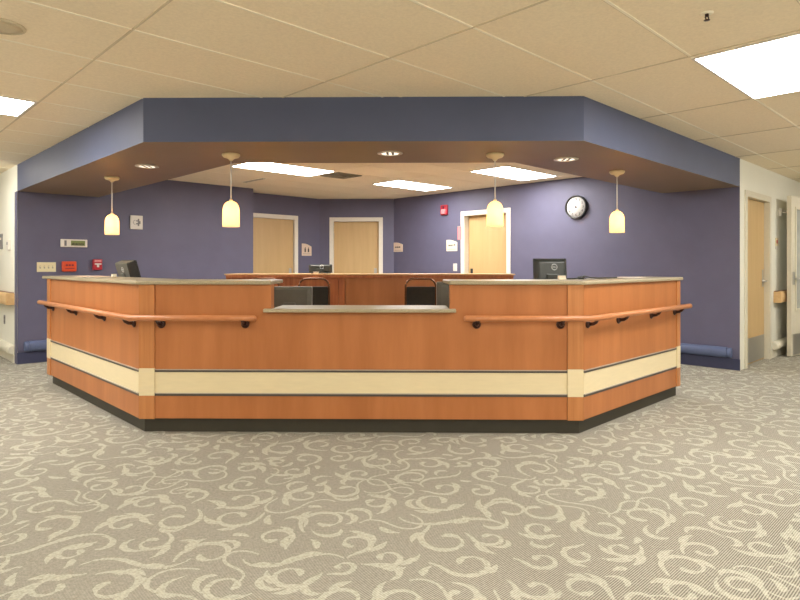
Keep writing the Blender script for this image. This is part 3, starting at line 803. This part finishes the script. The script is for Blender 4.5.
# annunciator panel with olive display
t = wthing('annunciator_panel', 'NL', 2.265 - UL, 1.487, 'white wall panel with olive display above the red sign on the navy wall', 'wall panel')
MB().box(-0.155, 0.155, -0.03, 0, -0.050, 0.050).build('housing', M['white_plastic'], t, bevel=0.006)
d = MB().box(-0.040, 0.125, -0.034, -0.028, -0.030, 0.034).build('display', M['lcd'], t)
b = MB()
for i in range(9): b.box(-0.030 + i * 0.016, -0.020 + i * 0.016, -0.0355, -0.034, -0.022, 0.000 + 0.004 * (i % 2))
b.build('display_text', M['ink'], d)
MB().box(-0.115, -0.090, -0.035, -0.028, -0.034, 0.034).build('speaker_slot', M['ink_grey'], t, bevel=0.002)
# switch plate, four gang
t = wthing('light_switch', 'NL', 1.955 - UL, 1.182, 'ivory four gang light switch plate on the navy wall', 'light switch')
MB().box(-0.105, 0.105, -0.008, 0, -0.06, 0.06).build('cover_plate', M['ivory'], t, bevel=0.004)
for i in range(4):
    x = -0.069 + i * 0.046
    sl = MB().box(x - 0.007, x + 0.007, -0.009, -0.006, -0.016, 0.016).build('slot', M['ink_grey'], t)
    MB().box(x - 0.005, x + 0.005, -0.020, -0.008, -0.004, 0.012).build('toggle', M['ivory'], t, bevel=0.001)
# orange-red box
t = wthing('alarm_box', 'NL', 2.205 - UL, 1.190, 'orange red box between the ivory switches and the pull station', 'alarm box')
MB().box(-0.082, 0.082, -0.05, 0, -0.065, 0.065).build('housing', M['orange_red'], t, bevel=0.01)
b = MB()
for i in range(3): b.box(-0.045 + i * 0.034, -0.022 + i * 0.034, -0.0525, -0.049, 0.004, 0.026)
b.build('label_marks', M['dark_red'], t)
b = MB(); b.box(-0.05, 0.055, -0.0525, -0.049, -0.03, -0.022); b.build('label_line', M['dark_red'], t)
# pull station
t = wthing('pull_station', 'NL', 2.540 - UL, 1.214, 'red fire alarm pull station with white T handle on the navy wall', 'fire alarm')
MB().box(-0.055, 0.055, -0.05, 0, -0.07, 0.07).build('housing', M['red'], t, bevel=0.006)
MB().box(-0.042, 0.042, -0.056, -0.048, 0.034, 0.062).build('top_label', M['pink'], t, bevel=0.001)
MB().box(-0.040, 0.040, -0.066, -0.048, -0.002, 0.016).box(-0.013, 0.013, -0.062, -0.048, -0.035, 0.0).build('t_handle', M['white_plastic'], t, bevel=0.003)
# white plate with symbol
t = wthing('symbol_sign', 'NL', 3.045 - UL, 1.795, 'white square plate with a grey symbol, right of the leftmost pendant', 'sign')
MB().box(-0.082, 0.082, -0.025, 0, -0.095, 0.095).build('plate', M['white_plastic'], t, bevel=0.004)
b = MB()
b.box(0.014, 0.034, -0.027, -0.024, -0.05, 0.05); b.box(-0.008, 0.014, -0.027, -0.024, 0.012, 0.028); b.box(-0.008, 0.014, -0.027, -0.024, -0.028, -0.010)
b.box(0.034, 0.05, -0.027, -0.024, -0.02, 0.02)
b.build('symbol', M['ink_grey'], t)
b = MB()
b.tube([(-0.018 + math.cos(a) * 0.028, -0.026, math.sin(a) * 0.028) for a in [PI / 2 + PI * i / 12 for i in range(13)]], 0.003, 6)
b.build('symbol_arc', M['ink_grey'], t)
# room signs with a swooping top
def room_sign(fr, s, z, w, h, m, label, marks):
    t = wthing('room_sign', fr, s, z, label, 'room sign', 'room signs beside the doors')
    pts = [(-w / 2, -h / 2), (w / 2, -h / 2), (w / 2, h * 0.26)]
    for i in range(1, 8):
        k = i / 8
        pts.append((w / 2 - w * k * 0.8, h * 0.26 + h * 0.24 * math.sin(k * PI / 2)))
    pts.append((-w / 2, h / 2))
    MB().prism(pts, -0.010, 0.0, axis='y').build('plate', m, t, bevel=0.002)
    b = MB()
    for x0, x1, z0, z1 in marks: b.box(x0 * w, x1 * w, -0.0115, -0.009, z0 * h, z1 * h)
    b.build('lettering', M['ink'], t)
    MB().box(-w * 0.40, w * 0.40, -0.0115, -0.009, -h * 0.36, -h * 0.33).build('braille_strip', M['ink_grey'], t)
room_sign('N2', 6.215 - 4.5, 1.485, 0.21, 0.22, M['sign_peach'], 'pale room sign with two dark figures, beside the leftmost maple door',
          [(-0.24, -0.10, -0.20, 0.10), (-0.20, -0.13, 0.12, 0.20), (0.10, 0.24, -0.20, 0.08), (0.13, 0.21, 0.10, 0.18)])
room_sign('CK', VCK - 7.745, 1.535, 0.23, 0.17, M['sign_peach'], 'pale room sign just right of the middle door, in the wall corner',
          [(-0.32, -0.20, -0.08, 0.06), (-0.16, 0.0, -0.08, 0.06), (0.05, 0.26, -0.08, 0.06)])
room_sign('CK', VCK - 6.455, 1.535, 0.235, 0.19, M['sign_ivory'], 'ivory room sign above the white switch, left of the pink tagged door',
          [(-0.30, -0.16, -0.06, 0.06), (-0.12, 0.02, -0.06, 0.06), (0.08, 0.16, -0.04, 0.08), (0.22, 0.34, -0.02, 0.10)])
t = wthing('light_switch', 'CK', VCK - 6.385, 1.170, 'white single switch below the ivory room sign', 'light switch')
MB().box(-0.042, 0.042, -0.008, 0, -0.062, 0.062).build('cover_plate', M['white_plastic'], t, bevel=0.004)
MB().box(-0.016, 0.016, -0.012, -0.006, -0.033, 0.033).build('rocker', M['white_plastic'], t, bevel=0.002)
t = wthing('fire_strobe', 'CK', VCK - 6.605, 2.135, 'red fire alarm strobe high on the clock wall', 'fire alarm')
MB().box(-0.07, 0.07, -0.05, 0, -0.085, 0.085).build('housing', M['red'], t, bevel=0.012)
MB().box(-0.035, 0.05, -0.075, -0.045, -0.070, 0.012).build('strobe_lens', M['pink'], t, bevel=0.008)
MB().lathe([(0, 0.05), (0.026, 0.05), (0.026, 0.056), (0, 0.058)], 16, axis='y', o=(0, 0, 0.045)).build('sounder', M['dark_red'], t)
t = wthing('door_tag', 'CK', VCK - 6.262, 1.735, 'pink tag projecting beside the frame of the right maple door', 'tag')
MB().box(-0.055, 0.03, -0.022, -0.017, -0.11, 0.11).build('card', M['pink'], t, bevel=0.0015)
MB().box(-0.055, 0.03, -0.026, -0.0165, 0.10, 0.115).build('clip', M['steel'], t, bevel=0.001)
# right corridor wall
t = wthing('room_sign', 'WR', 9.005 - UC, 1.492, 'small brown and white room sign on the white wall by the open cream door', 'room sign')
MB().box(-0.055, 0.055, -0.010, 0, -0.03, 0.075).build('upper_panel', M['brass'], t, bevel=0.002)
MB().box(-0.055, 0.055, -0.010, 0, -0.075, -0.03).build('name_strip', M['white_plastic'], t, bevel=0.002)
MB().box(-0.035, 0.035, -0.0115, -0.009, 0.0, 0.045).build('number_mark', M['red'], t)
# left corridor wall
t = wthing('thermostat', 'WL', END - 8.79, 1.462, 'white thermostat on the white wall at the far left', 'thermostat')
MB().box(-0.06, 0.06, -0.028, 0, -0.065, 0.065).build('housing', M['white_plastic'], t, bevel=0.006)
MB().box(-0.028, 0.028, -0.030, -0.026, 0.0, 0.035).build('display', M['ink_grey'], t)
t = wthing('room_sign', 'WL', END - 9.30, 1.52, 'grey room sign cut by the left picture edge', 'room sign')
MB().box(-0.10, 0.10, -0.012, 0, -0.10, 0.10).build('plate', M['ink_grey'], t, bevel=0.002)
MB().box(-0.07, 0.07, -0.0135, -0.011, 0.02, 0.05).build('lettering', M['white_plastic'], t)
t = wthing('wall_outlet', 'WL', END - 9.08, 0.50, 'grey outlet under the handrail on the far left white wall', 'outlet')
MB().box(-0.037, 0.037, -0.007, 0, -0.058, 0.058).build('cover_plate', M['ink_grey'], t, bevel=0.003)
for z in (-0.022, 0.022):
    MB().box(-0.016, 0.016, -0.009, -0.005, z - 0.014, z + 0.014).build('socket', M['ink'], t, bevel=0.002)

# ------------------------------------------------------------------ lights
def troffer(u0, u1, v0, v1, label, group, lens):
    c = P((u0 + u1) / 2, (v0 + v1) / 2, CH)
    t = thing('ceiling_light', c, A45, label, 'ceiling light', group)
    L, W = (u1 - u0) / 2, (v1 - v0) / 2
    f = 0.016
    b = MB()
    b.box(-L, L, -W, -W + f, -0.008, -0.0005); b.box(-L, L, W - f, W, -0.008, -0.0005)
    b.box(-L, -L + f, -W + f, W - f, -0.008, -0.0005); b.box(L - f, L, -W + f, W - f, -0.008, -0.0005)
    b.build('frame', M['white_plastic'], t)
    dp = 0.10 if lens == 'diffuser_added' else 0.006     # added lights get a deep lens to brighten the ceiling; others flush
    MB().box(-L + f, L - f, -W + f, W - f, -dp, -0.001).build('diffuser', M[lens], t)
    return t
g1 = 'recessed ceiling lights over the desk'
troffer(3.55, 4.73, 6.06, 6.66, 'long lit ceiling panel behind the soffit, beside the square vent', g1, 'diffuser_desk')
troffer(5.86, 7.03, 6.05, 6.64, 'lit ceiling panel furthest back, over the middle door', g1, 'diffuser_desk')
troffer(5.97, 7.16, 4.27, 4.86, 'lit ceiling panel behind the soffit, between the right pendants', g1, 'diffuser_desk')
g2 = 'recessed ceiling lights in the lobby'
troffer(3.65, 4.86, 0.69, 1.295, 'big bright ceiling panel at the upper right', g2, 'diffuser_side')
troffer(-0.11, 1.12, 5.04, 5.63, 'bright ceiling panel at the left edge', g2, 'diffuser_side')
hid = 'added unseen ceiling light, brightening the lobby or its corridors'  # unseen lights, added to raise the brightness of the room
for u0, v0 in ((-0.11, 0.68), (-1.35, -0.57), (1.14, -1.81), (2.38, -1.19), (6.12, 0.05), (8.60, 0.05), (-0.11, 8.12), (-1.35, 3.78), (-1.35, 6.27)):
    troffer(u0, u0 + 1.22, v0 + 0.01, v0 + 0.61, hid, 'added lights out of view', 'diffuser_added')

# pendants
def make_pendant():
    t = thing('pendant_lamp', Vector((0, 0, SB)), 0, 'x', 'pendant lamp', 'pendant lamps under the soffit')
    MB().lathe([(0, 0.0), (0.070, 0.0), (0.073, -0.012), (0.060, -0.028), (0.026, -0.038), (0.012, -0.055), (0, -0.055)], 28).build('canopy', M['brass'], t)
    zs = 1.725 - SB
    MB().tube([(0, 0, -0.04), (0, 0, zs + 0.02)], 0.0050, 10).build('stem', M['white_plastic'], t)
    MB().lathe([(0, zs + 0.018), (0.010, zs + 0.016), (0.014, zs + 0.004), (0.014, zs - 0.03), (0, zs - 0.03)], 20).build('socket_cap', M['brass'], t)
    out = []; h = 0.208; r = 0.068
    for i in range(9):
        q = (PI / 2) * i / 8
        out.append((max(0.012, r * 0.97 * math.sin(q) ** 0.85), zs - h * 0.40 * (1 - math.cos(q))))
    for i in range(1, 7):
        out.append((r * (0.97 + 0.03 * i / 6), zs - h * (0.40 + 0.60 * i / 6)))
    inn = [(max(0.004, rr - 0.006), z) for rr, z in reversed(out)]
    MB().lathe(out + inn, 32).build('shade', M['shade'], t)
    MB().lathe([(0, zs - 0.04), (0.014, zs - 0.05), (0.026, zs - 0.09), (0.024, zs - 0.115), (0.012, zs - 0.132), (0, zs - 0.135)], 16).build('bulb', M['bulb'], t)
    return t
pd = make_pendant()
for i, (x, y, lb) in enumerate([(-3.023, 5.960, 'leftmost pendant lamp, hanging before the red boxes wall'),
                                (-1.435, 4.739, 'pendant lamp second from left, before the left end of the back wall'),
                                (0.698, 4.770, 'pendant lamp hanging before the pink tagged maple door'),
                                (1.988, 5.650, 'rightmost pendant lamp, hanging right of the clock')]):
    c = pd if i == 0 else copy_tree(pd)
    c.location = (x, y, SB); c['label'] = lb
# downlights
def make_down():
    t = thing('downlight', Vector((0, 0, SB)), 0, 'x', 'downlight', 'round downlights in the soffit')
    MB().lathe([(0.070, -0.001), (0.102, -0.001), (0.102, -0.006), (0.072, -0.009), (0.070, -0.001)], 32).build('trim_ring', M['white_plastic'], t)
    MB().lathe([(0, -0.001), (0.071, -0.001), (0.071, -0.004), (0, -0.004)], 32).build('lens', M['downlight_lens'], t)
    for x in (-0.02, 0.022):
        MB().box(x - 0.010, x + 0.010, -0.05, 0.05, -0.0065, -0.0035).build('baffle', M['ink_grey'], t)
    return t
dl = make_down()
for i, (x, y, lb) in enumerate([(-2.370, 5.303, 'round downlight in the soffit, between the two left pendants'),
                                (-0.149, 4.716, 'round downlight at the middle of the soffit'),
                                (1.332, 5.004, 'round downlight in the soffit, between the two right pendants')]):
    c = dl if i == 0 else copy_tree(dl)
    c.location = (x, y, SB); c['label'] = lb
# ceiling vent, slot, sprinkler, speaker
c = P(5.00, 6.30, CH)
t = thing('ceiling_vent', c, A45, 'square ceiling vent beside the long lit panel', 'vent')
for k, (r0, r1) in enumerate(((0.20, 0.17), (0.145, 0.115), (0.09, 0.065))):
    b = MB(); z0, z1 = -0.012 - 0.004 * k, -0.001
    b.box(-r0, r0, -r0, -r1, z0, z1); b.box(-r0, r0, r1, r0, z0, z1); b.box(-r0, -r1, -r1, r1, z0, z1); b.box(r1, r0, -r1, r1, z0, z1)
    b.build('louver_ring', M['vent'], t)
MB().box(-0.18, 0.18, -0.18, 0.18, -0.003, -0.0005).build('throat', M['vent_dark'], t)
MB().box(-0.04, 0.04, -0.04, 0.04, -0.018, -0.003).build('centre_plate', M['vent'], t, bevel=0.003)
t = thing('slot_diffuser', P(4.383, 7.52, CH), A45, 'thin slot diffuser in the ceiling left of the long lit panel', 'vent')
MB().box(-0.045, 0.045, -0.29, 0.29, -0.006, -0.0005).build('frame', M['grid_light'], t, bevel=0.001)
for x in (-0.018, 0.018): MB().box(x - 0.009, x + 0.009, -0.27, 0.27, -0.008, -0.005).build('slot', M['vent'], t)
t = thing('sprinkler', Vector((1.443, 2.871, CH)), 0.4, 'fire sprinkler head in the ceiling at the upper right', 'sprinkler')
t.scale = (0.9, 0.9, 0.6)
MB().lathe([(0, -0.0005), (0.034, -0.0005), (0.034, -0.004), (0.018, -0.010), (0, -0.010)], 24).build('escutcheon', M['grid_light'], t)
MB().tube([(0, 0, -0.01), (0, 0, -0.03)], 0.010, 12).tube([(-0.010, 0, -0.028), (-0.013, 0, -0.042), (0, 0, -0.056)], 0.003, 8).tube([(0.010, 0, -0.028), (0.013, 0, -0.042), (0, 0, -0.056)], 0.003, 8).build('head', M['bronze'], t)
MB().lathe([(0, -0.055), (0.016, -0.056), (0.016, -0.059), (0, -0.059)], 12).build('deflector', M['bronze'], t)
t = thing('ceiling_speaker', Vector((-2.075, 2.965, CH)), 0, 'round grey ceiling speaker at the upper left edge', 'speaker')
MB().lathe([(0.098, -0.0005), (0.110, -0.0005), (0.110, -0.008), (0.098, -0.012), (0.098, -0.0005)], 36).build('rim', M['speaker'], t)
MB().lathe([(0, -0.0005), (0.098, -0.0005), (0.098, -0.008), (0.05, -0.011), (0, -0.012)], 36).build('grille', M['speaker'], t)

# ------------------------------------------------------------------ camera and view
cd = bpy.data.cameras.new('camera'); cam = bpy.data.objects.new('camera', cd); C.objects.link(cam)
cd.sensor_width = 36.0; cd.lens = 589.0 * 36.0 / 800.0
cd.shift_y = -35.0 / 800.0
cd.clip_start = 0.05
cam.location = (0, 0, 1.208); cam.rotation_euler = (PI / 2, 0, math.radians(0.84))
sc = bpy.context.scene
sc.camera = cam
w = bpy.data.worlds.new('world'); sc.world = w; w.use_nodes = True
w.node_tree.nodes['Background'].inputs['Color'].default_value = (0.02, 0.02, 0.02, 1)
sc.view_settings.view_transform = 'Standard'; sc.view_settings.look = 'None'
sc.view_settings.exposure = 0.38; sc.view_settings.gamma = 1.0
sc.view_settings.use_curve_mapping = False
sc.cycles.max_bounces = 8; sc.cycles.diffuse_bounces = 6
